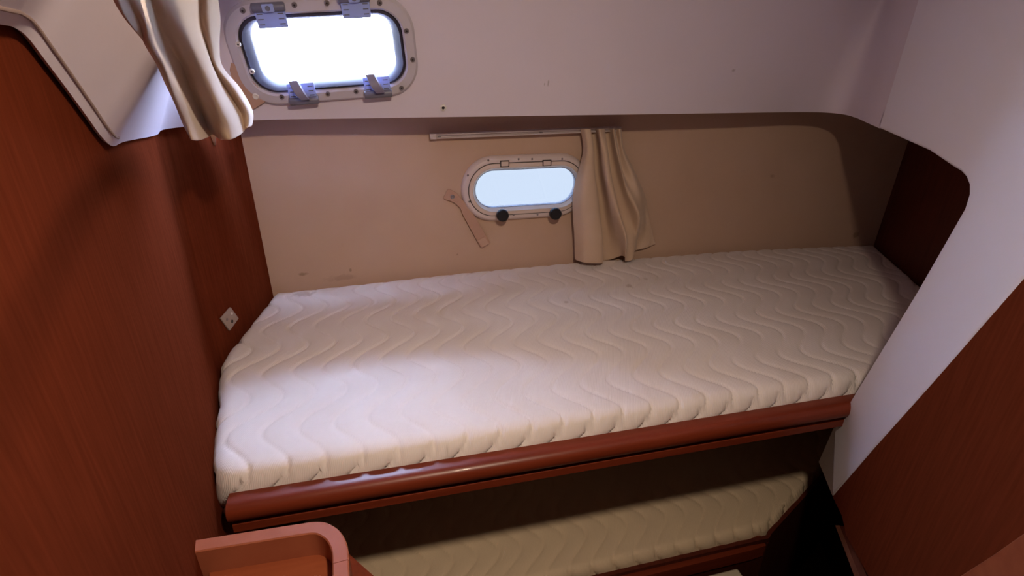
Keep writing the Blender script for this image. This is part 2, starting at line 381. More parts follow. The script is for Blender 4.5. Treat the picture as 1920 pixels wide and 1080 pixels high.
# ------------------------------------------------------------------ hatch in the liner (window_1)
RZ = math.radians(4.5)
ux = np.array([1, 0, 0.0]); wz = np.array([0, -LEAN, 1.0]); wz /= np.linalg.norm(wz)
uu = ux * math.cos(RZ) + wz * math.sin(RZ); ww = -ux * math.sin(RZ) + wz * math.cos(RZ)
HC = main(612, 96)
def frame_M(c, a, b):
    n = np.cross(a, b); return Matrix(((a[0], b[0], n[0], c[0]), (a[1], b[1], n[1], c[1]), (a[2], b[2], n[2], c[2]), (0, 0, 0, 1)))
HM = frame_M(HC, uu, ww)
def hl(px, py, off=0):
    P = main(px, py, off) - HC; return float(P @ uu), float(P @ ww)
hatch = root('window_1', None, None, None, M=HM); hatch['kind'] = 'structure'
RR = lambda hw, hh, r: rrect(hw, hh, r, 12)
fr = loft('frame', [(RR(.156, .074, .045), -.022), (RR(.181, .099, .068), -.002), (RR(.181, .099, .068), .006), (RR(.176, .094, .064), .012), (RR(.160, .078, .050), .014), (RR(.156, .074, .046), .010), (RR(.154, .072, .045), -.022)], ALU, hatch, wrap=True)
loft('gasket', [(RR(.1545, .0725, .045), .006), (RR(.150, .068, .042), .010), (RR(.146, .064, .040), .004), (RR(.137, .061, .034), -.008), (RR(.135, .059, .032), -.020), (RR(.1545, .0725, .045), -.020)], GREYRING, hatch, wrap=True)
loft('pane', [(RR(.137, .061, .033), -.011), (RR(.137, .061, .033), -.015)], CLEAR, hatch, True, True)
for i, (x, y) in enumerate([(245, 70), (210, 340), (320, 560), (560, 765), (930, 740), (1155, 722), (1520, 695), (1610, 465), (1560, 235), (1345, 8), (920, 10), (660, 25)]):
    u, v_ = hl(400 + x / 4.32, y / 4.32)
    cup = i in (1, 2)
    s = loft('screw', [(circ(.0052, u, v_, 14), .0125), (circ(.0048, u, v_, 14), .0155), (circ(.0022, u, v_, 14), .0158)], SCREW_L if cup else SCREW, fr, False, True)
    loft('screw_recess', [(circ(.0019, u, v_, 6), .0158), (circ(.0019, u, v_, 6), .0163)], SOCKET, s, False, True)
def hatch_fitting(cx_, cy_, up, lever):
    """pale slotted plate with a barrel; up=+1 hinge at the top, -1 latch at the bottom"""
    u, v_ = hl(cx_, cy_); e_ = bpy.data.objects.new('latch' if lever else 'hinge', None)
    bm = bmesh.new()
    boxbm(bm, (u, v_, .019), (.054, .032, .005)); pl = from_bm('latch' if lever else 'hinge', bm, PLATE, hatch); bevel_mod(pl, .002)
    bpy.data.objects.remove(e_)
    bm = bmesh.new()
    for sgn in (-1, 1):
        for k in (-1, 0, 1): boxbm(bm, (u + sgn * .0185, v_ + k * .009, .0216), (.010, .0018, .001))
    from_bm('slot', bm, BARREL, pl)
    L = [(circ(.0075, 0, 0, 14), -.029), (circ(.0085, 0, 0, 14), -.026), (circ(.0085, 0, 0, 14), .026), (circ(.0075, 0, 0, 14), .029)]
    yb = v_ + up * .020
    V = []; F = []; n = 14
    for Lp, dp in L:
        for (a, b) in Lp: V.append((u + dp, yb + a, .020 + b))
    for i in range(3):
        for j in range(n): F.append([i * n + j, i * n + (j + 1) % n, (i + 1) * n + (j + 1) % n, (i + 1) * n + j])
    F += [list(range(n)), list(range(3 * n, 4 * n))]
    new('barrel', V, F, BARREL, pl)
    if lever:
        pts = [(-.020, .024), (-.002, .026), (.006, .012), (.010, -.010), (-.008, -.016), (-.012, 0)]
        V = []; F = []
        rows = []
        for i in range(9):
            t = i / 8; cx2 = -.011 + .016 * t; yy = .024 - .036 * t; hw_ = .0095 + .001 * math.sin(math.pi * t); zz = .027 + .016 * math.sin(math.pi * min(1, .25 + .75 * (1 - t)))
            rows.append([(u + cx2 - hw_, v_ + yy, zz - .004), (u + cx2 - hw_ * .8, v_ + yy, zz), (u + cx2 + hw_ * .8, v_ + yy, zz), (u + cx2 + hw_, v_ + yy, zz - .004), (u + cx2, v_ + yy, .022)])
        for rr in rows: V += rr
        for i in range(8):
            for j in range(5): F.append([i * 5 + j, i * 5 + (j + 1) % 5, (i + 1) * 5 + (j + 1) % 5, (i + 1) * 5 + j])
        F += [list(range(5)), list(range(40, 45))]
        new('lever', V, F, LEVER, pl)
    else:
        s = loft('cap', [([(u + a, b) for a, b in rrect(.011, .007, .003, 4)], .027), ([(u + a * .9, b * .9) for a, b in rrect(.011, .007, .003, 4)], .0295)], PLATE, pl, False, True)
        s.location = (0, yb, 0)
        s2 = loft('cap_hole', [(circ(.0045, u, 0, 12), .0295), (circ(.0045, u, 0, 12), .0302)], BARREL, pl, False, True); s2.location = (0, yb, 0)
hatch_fitting(511, 30, 1, False); hatch_fitting(667, 12, 1, False)
hatch_fitting(567, 164, -1, True); hatch_fitting(706, 152, -1, True)
cutter = loft('cutter', [(RR(.168, .086, .055), -.2), (RR(.168, .086, .055), .05)], None, None, True, True)
cutter.matrix_world = HM
cut(liner, cutter); cutter.scale = (1.1, 1.2, 1); cut(skin, cutter); drop(cutter)
# daylight enters here (a sampling portal at the opening, no light of its own)
po = bpy.data.lights.new('hatch_portal', 'AREA'); po.shape = 'RECTANGLE'; po.size = .29; po.size_y = .14; po.cycles.is_portal = True
poo = bpy.data.objects.new('hatch_portal', po); COL.objects.link(poo)
poo.matrix_world = HM @ Matrix.Translation((0, 0, -.06)) @ Matrix.Rotation(math.pi, 4, 'X') @ Matrix.Rotation(math.pi, 4, 'X')

# ------------------------------------------------------------------ porthole in the hull lining (window_2)
PX0 = .407; PY0 = back_y(PX0); PZ0 = 1.342
tg = np.array([1, (back_y(PX0 + .15) - back_y(PX0 - .15)) / .3, 0]); tg /= np.linalg.norm(tg)
PM = frame_M(np.array([PX0, PY0 - .004, PZ0]), tg, np.array([0, 0, 1.0]))
port = root('window_2', None, None, None, M=PM); port['kind'] = 'structure'
pf = loft('frame', [(RR(.162, .066, .06), -.04), (RR(.190, .093, .092), -.004), (RR(.190, .093, .092), .004), (RR(.184, .087, .086), .013), (RR(.180, .083, .082), .015), (RR(.172, .075, .074), .015), (RR(.171, .074, .073), .012), (RR(.162, .066, .062), .006)], PORT, port, wrap=True)
loft('seam', [(RR(.1725, .0755, .0745), .0152), (RR(.1708, .0738, .0728), .0152)], DARKLINE, pf)
sa = loft('sash', [(RR(.1700, .0730, .072), .008), (RR(.1700, .0730, .072), .017), (RR(.160, .063, .062), .0185), (RR(.157, .060, .059), .014), (RR(.154, .0565, .056), .006), (RR(.152, .0545, .054), -.006)], SASH, port)
loft('seal', [(RR(.1590, .062, .061), .0160), (RR(.1590, .062, .061), .0200), (RR(.1575, .0605, .0595), .0205), (RR(.1545, .0575, .0565), .0125), (RR(.1515, .054, .0535), .005), (RR(.1505, .053, .0525), -.01)], SEAL, port)
loft('seal_line', [(RR(.1518, .0543, .0538), .0068), (RR(.1502, .0527, .0522), .0068)], BARREL, port)
loft('pane', [(RR(.152, .0545, .054), .002), (RR(.152, .0545, .054), -.004)], DIMMED, port, True, True)
def pl_(px, py):
    P = hit(px, py, (PX0, PY0 - .018, PZ0), (tg[1], -tg[0], 0)) - np.array([PX0, PY0, PZ0]); return float(P @ tg), float(P[2])
for (x, y) in [(488, 326), (692, 318), (783, 317), (986, 316), (350, 427), (360, 605), (498, 695), (658, 695), (820, 692), (982, 687)]:
    u, v_ = pl_(780 + x / 3.6, 210 + y / 3.6)
    loft('screw', [(circ(.0030, u, v_, 10), .0148), (circ(.0026, u, v_, 10), .0165)], SCREW, pf, False, True)
for (x, y) in [(597, 348), (881, 344)]:
    u, v_ = pl_(780 + x / 3.6, 210 + y / 3.6)
    bm = bmesh.new(); boxbm(bm, (u, v_, .016), (.026, .018, .006)); hb = from_bm('hinge', bm, DARKLINE, port, False)
    bm = bmesh.new(); boxbm(bm, (u, v_, .0175), (.021, .013, .006)); bevel_mod(from_bm('hinge_tab', bm, SASH, hb), .0015)
for (x, y) in [(570, 681), (922, 671)]:
    u, v_ = pl_(780 + x / 3.6, 210 + y / 3.6)
    kb = loft('knob', [(circ(.0125, u, v_, 24), .030), (circ(.0170, u, v_, 24), .032), (circ(.0178, u, v_, 24), .038), (circ(.0170, u, v_, 24), .045), (circ(.0150, u, v_, 24), .0475)], KNOB, port, True, True)
    loft('knob_stem', [(circ(.006, u, v_, 12), .012), (circ(.006, u, v_, 12), .031)], CHROME, kb, True, True)
cutter = loft('cutter', [(RR(.176, .079, .078), -.3), (RR(.176, .079, .078), .1)], None, None, True, True)
cutter.matrix_world = PM
cut(wall_back, cutter); drop(cutter)

# ------------------------------------------------------------------ mattresses
def sdf_poly(P, poly):
    """signed distance (inside positive) and nearest point for points P (n,2)"""
    n = len(poly); best = np.full(len(P), 1e9); near = np.zeros_like(P); ins = np.zeros(len(P), bool)
    for i in range(n):
        a = np.array(poly[i]); b = np.array(poly[(i + 1) % n]); ab = b - a
        t = np.clip(((P - a) @ ab) / (ab @ ab), 0, 1); c_ = a + t[:, None] * ab; dd_ = np.hypot(*(P - c_).T)
        mk = dd_ < best; best[mk] = dd_[mk]; near[mk] = c_[mk]
        cond = (a[1] > P[:, 1]) != (b[1] > P[:, 1])
        with np.errstate(divide='ignore', invalid='ignore'):
            xi = (b[0] - a[0]) * (P[:, 1] - a[1]) / (b[1] - a[1]) + a[0]
        ins ^= cond & (P[:, 0] < xi)
    return np.where(ins, best, -best), near
def round_poly(poly, rad, n=8):
    o_ = []; N = len(poly)
    for i in range(N):
        p = np.array(poly[i]); a = np.array(poly[i - 1]) - p; b = np.array(poly[(i + 1) % N]) - p
        la_, lb_ = np.linalg.norm(a), np.linalg.norm(b); rr = min(rad[i], la_ * .45, lb_ * .45)
        if rr < 1e-4: o_.append(tuple(p)); continue
        s, e_ = p + a / la_ * rr, p + b / lb_ * rr
        for k in range(n + 1):
            t = k / n; o_.append(tuple((1 - t) ** 2 * s + 2 * t * (1 - t) * p + t * t * e_))
    return o_
def groove(x, y, rowtop, A=.032, per=.185, sp=.0585, x0=.017, y0=.689, tilt=.15):
    s = (x - x0 - tilt * (y - y0) - A * np.cos(2 * math.pi * (y - y0) / per)) / sp
    fr_ = s - np.round(s); di = np.abs(fr_) * sp
    # the seam line is drawn down, the cloth swells between the seams
    return -.0034 * np.exp(-(di / .0034) ** 2) + .0012 * np.clip(di / .029, 0, 1) ** .8
def mattress(name, poly, ztop, thick, edge_r, m, parent, step=.0042, seed=1, **gk):
    xs0, ys0 = np.min(poly, axis=0), np.max(poly, axis=0)
    # ring-wise mesh: a regular grid inside, snapped to the outline, plus the wall of the side
    gx = np.arange(xs0[0] - step, ys0[0] + 2 * step, step); gy = np.arange(xs0[1] - step, ys0[1] + 2 * step, step)
    X, Y = np.meshgrid(gx, gy, indexing='ij'); P = np.stack([X.ravel(), Y.ravel()], 1)
    dist, near = sdf_poly(P, poly)
    keep = dist > step * .55
    idx = -np.ones(len(P), int); idx[keep] = np.arange(keep.sum())
    nx, ny = X.shape; G = idx.reshape(nx, ny)
    quads = np.stack([G[:-1, :-1], G[1:, :-1], G[1:, 1:], G[:-1, 1:]], -1).reshape(-1, 4); quads = quads[(quads >= 0).all(1)]
    used = np.zeros(keep.sum(), bool); used[quads.ravel()] = True
    remap = -np.ones(len(used), int); remap[used] = np.arange(used.sum()); quads = remap[quads]
    Q = P[keep][used]; D = dist[keep][used]; NR = near[keep][used]
    # boundary loop of the quad patch
    ed = {}
    for q4 in quads:
        for i in range(4): ed[(q4[i], q4[(i + 1) % 4])] = 1
    nxt = {a: b for (a, b) in ed if (b, a) not in ed}
    st_ = next(iter(nxt)); loop = [st_]
    while nxt[loop[-1]] != st_ and len(loop) < 50000: loop.append(nxt[loop[-1]])
    rng = np.random.RandomState(seed)
    def low(x, y): return .0022 * np.sin(5.1 * x + 2.2 * y + seed) * np.sin(4.3 * y - 1.7 * x + .7) + .0010 * np.sin(13 * x + 3) * np.sin(11 * y + 1)
    def ztopf(x, y, dd_):
        dr = np.clip(edge_r - dd_, 0, edge_r); return -(edge_r - np.sqrt(np.maximum(edge_r ** 2 - dr ** 2, 0)))
    dr_ = np.clip(edge_r - D, 0, edge_r * .985); arc = edge_r * np.arcsin(dr_ / edge_r) - dr_        # follow the cloth over the rounded edge
    on_front = (np.abs(NR[:, 1] - Q[:, 1]) > np.abs(NR[:, 0] - Q[:, 0])) & (Q[:, 1] < Q[:, 1].mean())
    tilt_ = dr_ / edge_r; gq = groove(Q[:, 0], Q[:, 1] - np.where(on_front, arc, 0), 0, **gk) * (1 + 1.4 * tilt_)
    od = (NR - Q) / np.maximum(D, 1e-6)[:, None]
    Z = ztop + ztopf(Q[:, 0], Q[:, 1], D) + gq * np.sqrt(1 - tilt_ ** 2) + low(Q[:, 0], Q[:, 1])
    Q = Q + od * (gq * tilt_ * (D < edge_r))[:, None]
    V = [np.column_stack([Q, Z])]
    nb = len(loop); base = len(Q); Fq = [quads]
    lp = np.array(loop); NRl = NR[lp]; outdir = NRl - Q[lp]; outdir /= np.maximum(np.linalg.norm(outdir, axis=1), 1e-6)[:, None]
    # smooth the outward direction along the loop
    for _ in range(6): outdir = (outdir + np.roll(outdir, 1, 0) + np.roll(outdir, -1, 0)); outdir /= np.linalg.norm(outdir, axis=1)[:, None]
    prev = lp; nrow = max(6, int((thick - .012) / .005)); dl = D[lp]
    zl = Z[lp]
    for k in range(1, nrow + 1):
        t = k / nrow; h = edge_r * .8 + (thick - edge_r * .8) * t
        bulge = .004 * math.sin(math.pi * min(1, t)) - (.010 * max(0, t - .85) / .15)
        yy = NRl[:, 1] - h + edge_r * .43
        gr = groove(NRl[:, 0], yy, 0, **gk)
        off = bulge + gr * 2.6
        pts = NRl + outdir * off[:, None]
        zz = np.full(nb, ztop - h)
        V.append(np.column_stack([pts, zz])); cur = base + np.arange(nb); base += nb
        Fq.append(np.stack([prev, cur, np.roll(cur, -1), np.roll(prev, -1)], 1)); prev = cur
    V = np.concatenate(V); Fq = np.concatenate(Fq)
    me = bpy.data.meshes.new(name); me.vertices.add(len(V)); me.vertices.foreach_set('co', V.ravel())
    me.loops.add(Fq.size); me.loops.foreach_set('vertex_index', Fq.ravel().astype(np.int32))
    me.polygons.add(len(Fq)); me.polygons.foreach_set('loop_start', np.arange(0, Fq.size, 4, dtype=np.int32)); me.polygons.foreach_set('loop_total', np.full(len(Fq), 4, np.int32))
    me.update(calc_edges=True); me.validate(); me.materials.append(m)
    bm = bmesh.new(); bm.from_mesh(me)
    be = [e for e in bm.edges if e.is_boundary]; bmesh.ops.holes_fill(bm, edges=be, sides=0)
    bmesh.ops.recalc_face_normals(bm, faces=bm.faces); bm.to_mesh(me); bm.free()
    me.shade_smooth()
    o = bpy.data.objects.new(name, me); COL.objects.link(o)
    if parent: o.parent = parent
    return o
def ribs(m, scale, rot, strength):
    t = m.node_tree; b = t.nodes['Principled BSDF']; tx = t.nodes.new('ShaderNodeTexCoord'); mp = t.nodes.new('ShaderNodeMapping'); mp.inputs['Rotation'].default_value = rot
    wv = t.nodes.new('ShaderNodeTexWave'); wv.inputs['Scale'].default_value = scale; wv.inputs['Distortion'].default_value = .6; wv.inputs['Detail'].default_value = 1
    bp = t.nodes.new('ShaderNodeBump'); bp.inputs['Strength'].default_value = strength; bp.inputs['Distance'].default_value = .0012
    t.links.new(tx.outputs['Object'], mp.inputs[0]); t.links.new(mp.outputs[0], wv.inputs['Vector']); t.links.new(wv.outputs['Fac'], bp.inputs['Height']); t.links.new(bp.outputs[0], b.inputs['Normal'])
ribs(TICK, 105, (0, 0, math.radians(25)), .22); ribs(TICK2, 105, (0, 0, math.radians(25)), .2)

ZM = 1.10
g = .006
def front_y(x): return .685 - .012 * (x + .27)
back_in = [(x, y - g) for x, y in BACKC[::-1]]
outl = [(L2[0] + .004, front_y(-.295))] + [(1.305, front_y(1.305))] + [(1.523 - g, 1.044)] + [(1.678 - g, 1.342 - g)] + back_in[4:-4] + [(BL[0] + g, BL[1] - g), (BEND[0] + g + .004, BEND[1] + .02), (BEND[0] + g + .004, BEND[1] - .02)]
rad = [.045, .03, .0, .02] + [0] * (len(outl) - 7) + [.015, .03, .03]
outl = round_poly(outl, rad)
stain_layer(TICK, [(*at_z(570, 552, ZM), .035, .02, .1, .55), (*at_z(1180, 535, ZM), .012, .014, .1, .6), (*at_z(1062, 568, ZM), .008, .008, .1, .5), (*at_z(1210, 522, ZM), .008, .012, .1, .4)], (.42, .33, .29))
up_m = mattress('mattress', outl, ZM, .12, .028, TICK, None)
tag(up_m, 'off white quilted mattress with wavy seams on the upper bunk above the glossy rail', 'mattress', 'berth mattresses')

ZLo = .55
A_, B_ = at_z(1535, 885, ZLo)[:2], at_z(1440, 990, ZLo)[:2]
dcut = (A_ - B_) / np.linalg.norm(A_ - B_)
far = B_ + dcut * .62
B_ = at_z(1440, 984, ZLo)[:2]; lo_out = [(-.28, .778), tuple(B_ + np.array([0.0, -.002])), tuple(far), (far[0], 1.33), (-.28, 1.33)]
lo_out = round_poly([tuple(p) for p in lo_out], [.03, .05, 0, .02, .02])
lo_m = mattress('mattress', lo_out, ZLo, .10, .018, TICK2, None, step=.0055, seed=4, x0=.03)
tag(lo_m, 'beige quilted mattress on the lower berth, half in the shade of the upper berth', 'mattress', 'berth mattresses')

# ------------------------------------------------------------------ upper berth
ub = root('berth', (.5, .66, .98), 'upper bunk with a rounded glossy mahogany front rail under the white mattress', 'bunk')
base_poly = [(L2[0] + .006, .735), (1.30, .70), (1.515, 1.04), (1.665, 1.33), (BL[0] + .012, 1.355), (BEND[0] + .012, 1.05)]
prism('bunk_base', base_poly, .958, .978, LINER, ub)
FY = lambda x: .668 - .012 * (x + .27)
railp = [(x, FY(x), 1.0) for x in np.linspace(-.268, 1.33, 12)]
railp[0] = (-.272, FY(-.272), 1.0)
prof = []
for k in range(13):                                     # bull-nosed cap, the nose towards the room
    a = math.radians(90 - 15 * k * 1.0); prof.append((.016 * math.cos(a) + .006, .048 + .0175 * math.sin(a)))
prof += [(-.012, .0305), (-.012, .0655)]
sweep('rail_cap', railp, prof, WOOD_GLOSS, ub)
sweep('rail_board', railp, [(.004, .0305), (.004, .022), (.010, .020), (.011, .006), (.008, .003), (-.010, .003), (-.010, .0305)], WOOD_GLOSS, ub)
attach(ub)

# ------------------------------------------------------------------ lower berth
lb = root('berth', (.5, .77, 0), 'lower bunk with a dark wooden front and an angled right end below the beige mattress', 'bunk')
e0 = tuple(B_ + np.array([-.004, -.022])); nrm2 = np.array([dcut[1], -dcut[0]]); 
lo_poly = [(-.28, .775), (B_[0] - .01, .775), tuple(far + nrm2 * .002), (far[0], 1.33), (-.28, 1.33)]
prism('bunk_base', lo_poly, .0, .449, WOOD_END, lb)
path = [(-.28, .766, .44), (.4, .766, .44), (B_[0] - .06, .766, .44), (B_[0] - .02, .769, .44)]
sweep('rail', path, [(.012, .075), (.018, .07), (.018, .03), (.012, .024), (-.008, .024), (-.008, .08), (.006, .082)], WOOD_GLOSS, lb)
fpath = [tuple(B_ + nrm2 * .008) + (0,), tuple(far + nrm2 * .008) + (0,)]
sweep('front_panel', [(-.28, .766, 0), (B_[0] - .01, .762, 0)] + fpath, [(.006, 0), (.006, .53), (-.004, .53), (-.004, 0)], WOOD_END, lb)
lt = at_wall(1545, 1015, B_ + nrm2 * .016, A_ + nrm2 * .016)
bm = bmesh.new(); bmesh.ops.create_uvsphere(bm, u_segments=14, v_segments=8, radius=.006, matrix=Matrix.Translation(tuple(lt)) @ Matrix.Diagonal((1.6, .6, .7, 1)))
lk = from_bm('latch', bm, CHROME, lb); lk['label'] = 'small chrome latch'
attach(lb)
# pale ledge seen just below the lower rail
pz = .50
r1 = at_z(1383, 1064, pz)
stp = prism('step', [(r1[0] - .5, r1[1] - .12), (r1[0], r1[1] - .12), (r1[0], min(r1[1], .744)), (r1[0] - .5, min(r1[1], .744))], .0, pz, PALE, bevel=.006)
tag(stp, 'pale beige ledge below the dark rail of the lower berth', 'step')

# ------------------------------------------------------------------ corner tray shelf
ZT = 1.138
tray = root('tray_shelf', at_z(560, 1040, ZT - .06), 'small cherry wood shelf tray with a rounded raised rim against the left wall', 'shelf')
outer = [at_z(*p, ZT) for p in [(363, 1012), (470, 995), (560, 981), (590, 977), (612, 979), (632, 990), (645, 1006), (652, 1025), (654, 1048)]]
outer2 = [at_z(*p, ZT) for p in [(654, 1049.5), (655, 1075), (656, 1130), (657, 1200)]]
oc = cr(outer, 4)
pr = [(.0, .0), (.0, -.001), (.021, -.001), (.021, 0), (.021, -.046), (0, -.046)]
prs = [(.0, -.048), (.0, -.0015), (.0015, 0), (.0175, 0), (.019, -.0015), (.019, -.048)]
sweep('rim', oc, prs, WOOD_RIM, tray)
sweep('rim', outer2, prs, WOOD_RIM, tray)
fl = [at_z(*p, ZT - .042) for p in [(393, 1048), (470, 1036), (560, 1022), (590, 1014), (615, 1016), (636, 1030), (646, 1050), (648, 1080), (650, 1250), (395, 1300)]]
prism('shelf_floor', [(p[0], p[1]) for p in fl], ZT - .058, ZT - .040, WOOD_TRAY, tray)
bb_ = [at_z(*p, ZT - .06) for p in [(385, 1060), (600, 1010), (640, 1026), (702, 1081), (790, 1160), (800, 1300), (390, 1300)]]
prism('base_board', [(p[0], p[1]) for p in bb_], ZT - .085, ZT - .060, WOOD, tray)
attach(tray)

# ------------------------------------------------------------------ curtains
def curtain(name, rows, place, m, parent, thick=.0016, wob=.0015):
    K = len(rows[0]); pts = []
    for rw_ in rows: pts.append([place(*k) for k in rw_])
    fine = [cr(rw_, 7) for rw_ in pts]; n = len(fine[0])
    colsn = [cr([fr_[j] for fr_ in fine], 7) for j in range(n)]; mrows = len(colsn[0])
    V = []; F = []
    for j in range(n):
        for i in range(mrows):
            p = colsn[j][i].copy(); p[1] += wob * math.sin(i * .35 + j * .5) * math.sin(j * .21 + 1); V.append(p)
    for j in range(n - 1):
        for i in range(mrows - 1): F.append([j * mrows + i, (j + 1) * mrows + i, (j + 1) * mrows + i + 1, j * mrows + i + 1])
    o = new(name, V, F, m, parent, True, 80)
    s = o.modifiers.new('thick', 'SOLIDIFY'); s.thickness = thick; s.offset = 0
    sb = o.modifiers.new('soft', 'SUBSURF'); sb.levels = 1; sb.render_levels = 1
    return o
# right curtain on the hull rail
dep0 = [.025, .045, .040, .016, .016, .050, .030, .014, .018, .045, .018, .040, .026]
xs_rows = [
 (112, [1110, 1140, 1170, 1188, 1205, 1235, 1262, 1280, 1300, 1330, 1350, 1370, 1385], dep0),
 (250, [1130, 1160, 1192, 1207, 1225, 1255, 1285, 1300, 1320, 1350, 1375, 1395, 1405], [.028, .055, .045, .010, .010, .055, .050, .018, .018, .045, .030, .040, .018]),
 (400, [1092, 1140, 1198, 1213, 1235, 1275, 1305, 1325, 1350, 1385, 1402, 1450, 1475], [.030, .060, .050, .012, .012, .060, .055, .026, .026, .050, .026, .040, .014]),
 (550, [1060, 1130, 1215, 1235, 1260, 1300, 1335, 1355, 1390, 1425, 1470, 1510, 1540], [.034, .065, .055, .016, .014, .060, .060, .026, .026, .045, .050, .040, .012]),
 (700, [1058, 1140, 1235, 1250, 1280, 1330, 1370, 1395, 1440, 1495, 1532, 1545, 1572], [.035, .065, .055, .018, .014, .052, .065, .036, .036, .052, .050, .022, .012]),
 (850, [1068, 1150, 1250, 1265, 1300, 1365, 1410, 1440, 1468, 1486, 1510, 1560, 1605], [.035, .065, .055, .020, .016, .040, .070, .072, .055, .026, .018, .015, .012])]
SH = [0, 0, 6, -22, 0, 0, 8, -18, 0, 4, -8, 0, 0]; DM = [1, 1.1, 1.25, .8, .8, 1.25, 1.35, .7, .8, 1.25, 1, 1, 1]
rows = [[(780 + (x + sh) / 3.6, 210 + cy / 3.6, dv * dm) for x, dv, sh, dm in zip(xs, dv_, SH, DM)] for cy, xs, dv_ in xs_rows]
bot = [(1074, 998), (1150, 1020), (1252, 1022), (1272, 1012), (1310, 998), (1385, 972), (1405, 985), (1430, 1008), (1458, 1000), (1470, 950), (1490, 935), (1560, 915), (1620, 890)]
rows.append([(780 + (x + sh) / 3.6, 210 + y / 3.6, dv * dm) for (x, y), sh, dm, dv in zip(bot, SH, DM, [.035, .065, .055, .024, .016, .030, .070, .085, .070, .030, .018, .015, .012])])
def on_hull(px, py, dp): return at_y(px, py, 1.408 - dp)
cur2 = root('curtain', on_hull(1130, 240, .03), 'short beige curtain bunched on the rail at the right of the oval porthole', 'curtain', 'cabin curtains')
curtain('curtain_cloth', rows, on_hull, CLOTH, cur2)
attach(cur2)
# left curtain by the hatch: hangs before the liner where it turns into the left side
from mathutils.bvhtree import BVHTree
_bm = bmesh.new(); _bm.from_mesh(liner.data); SKIN = BVHTree.FromBMesh(_bm)
def skin_dist(px, py):
    dv_ = Vector(ray(px, py)).normalized(); h_ = SKIN.ray_cast(Vector(EYE), dv_)[0]
    if h_ is None: return None
    return math.hypot(h_.x, h_.y)
# one smooth sheet that stays just in front of the liner
gp = []
for px_ in range(205, 500, 15):
    for py_ in range(5, 206, 20):
        t_ = skin_dist(min(px_, 425), py_) if px_ <= 425 else math.hypot(*main(px_, py_)[:2])
        if t_: gp.append((px_, py_, t_))
gp = np.array(gp); basis_ = lambda x, y: np.stack([np.ones_like(x), x, y, x * x, x * y, y * y], -1)
cf = np.linalg.lstsq(basis_((gp[:, 0] - 350) / 100, (gp[:, 1] - 100) / 100), gp[:, 2], rcond=None)[0]
fit_ = lambda x, y: basis_((np.atleast_1d(float(x)) - 350) / 100, (np.atleast_1d(float(y)) - 100) / 100) @ cf
shift_ = max(fit_(a_, b_)[0] - t_ for a_, b_, t_ in gp)
def on_skin(px, py, dp):
    d_ = ray(px, py); hh_ = math.hypot(d_[0], d_[1])
    R_ = fit_(px, min(max(py, -40), 230))[0] - shift_ - .004 - dp * 1.6
    return EYE + d_ * (R_ / hh_)
lx = [
 (-110, [720, 800, 860, 912, 955, 990, 1050, 1140, 1250, 1318, 1388, 1456], [.012, .016, .045, .05, .036, .016, .05, .066, .05, .026, .042, .02]),
 (0, [770, 850, 905, 955, 1000, 1032, 1092, 1180, 1288, 1340, 1400, 1472], [.012, .016, .048, .054, .034, .012, .055, .074, .055, .022, .042, .018]),
 (150, [868, 930, 972, 1012, 1052, 1090, 1145, 1220, 1312, 1346, 1405, 1486], [.014, .016, .050, .054, .030, .010, .055, .078, .058, .022, .040, .018]),
 (300, [978, 990, 1010, 1058, 1110, 1165, 1218, 1290, 1362, 1385, 1425, 1482], [.012, .026, .050, .054, .030, .012, .058, .080, .060, .024, .036, .018]),
 (450, [1072, 1080, 1092, 1140, 1195, 1250, 1288, 1360, 1420, 1436, 1462, 1500], [.012, .030, .050, .054, .030, .014, .060, .084, .064, .026, .034, .020]),
 (600, [1136, 1144, 1152, 1210, 1265, 1315, 1346, 1425, 1482, 1520, 1575, 1625], [.014, .034, .052, .056, .030, .016, .064, .090, .068, .036, .050, .026]),
 (750, [1202, 1208, 1214, 1280, 1335, 1380, 1412, 1490, 1560, 1612, 1668, 1705], [.016, .036, .054, .058, .032, .018, .066, .094, .076, .056, .060, .030]),
 (850, [1246, 1253, 1260, 1325, 1388, 1422, 1455, 1530, 1600, 1640, 1672, 1698], [.018, .038, .056, .058, .034, .020, .068, .094, .080, .066, .060, .034])]
DX = [0, 0, 0, -15, -32, -24, -6, 0, 0, 0, 0, 0]; DK = [1, 1, 1, .95, .6, .1, .85, 1, 1, .7, 1, 1]
rows = [[((x + a_) / 3.6, cy / 3.6, dv * b_) for x, dv, a_, b_ in zip(xs, dv_, DX, DK)] for cy, xs, dv_ in lx]
bot = [(1284, 930), (1289, 937), (1297, 945), (1362, 948), (1440, 925), (1462, 908), (1494, 940), (1552, 943), (1612, 916), (1645, 885), (1668, 855), (1690, 810)]
rows.append([((x + a_) / 3.6, y / 3.6, dv * b_) for (x, y), a_, b_, dv in zip(bot, DX, DK, [.02, .040, .058, .060, .036, .024, .070, .094, .082, .068, .060, .036])])
cur1 = root('curtain', main(390, 60, .04), 'beige curtain gathered in deep folds at the left of the bright rectangular window', 'curtain', 'cabin curtains')
curtain('curtain_cloth', rows, on_skin, CLOTH, cur1)
hem = [(1325, 900), (1455, 895), (1456, 980), (1335, 983)]
o = slab('hem_flap', [main(x / 3.6, y / 3.6, .026) for x, y in hem], -MN, .003, STRAP, cur1)
attach(cur1)

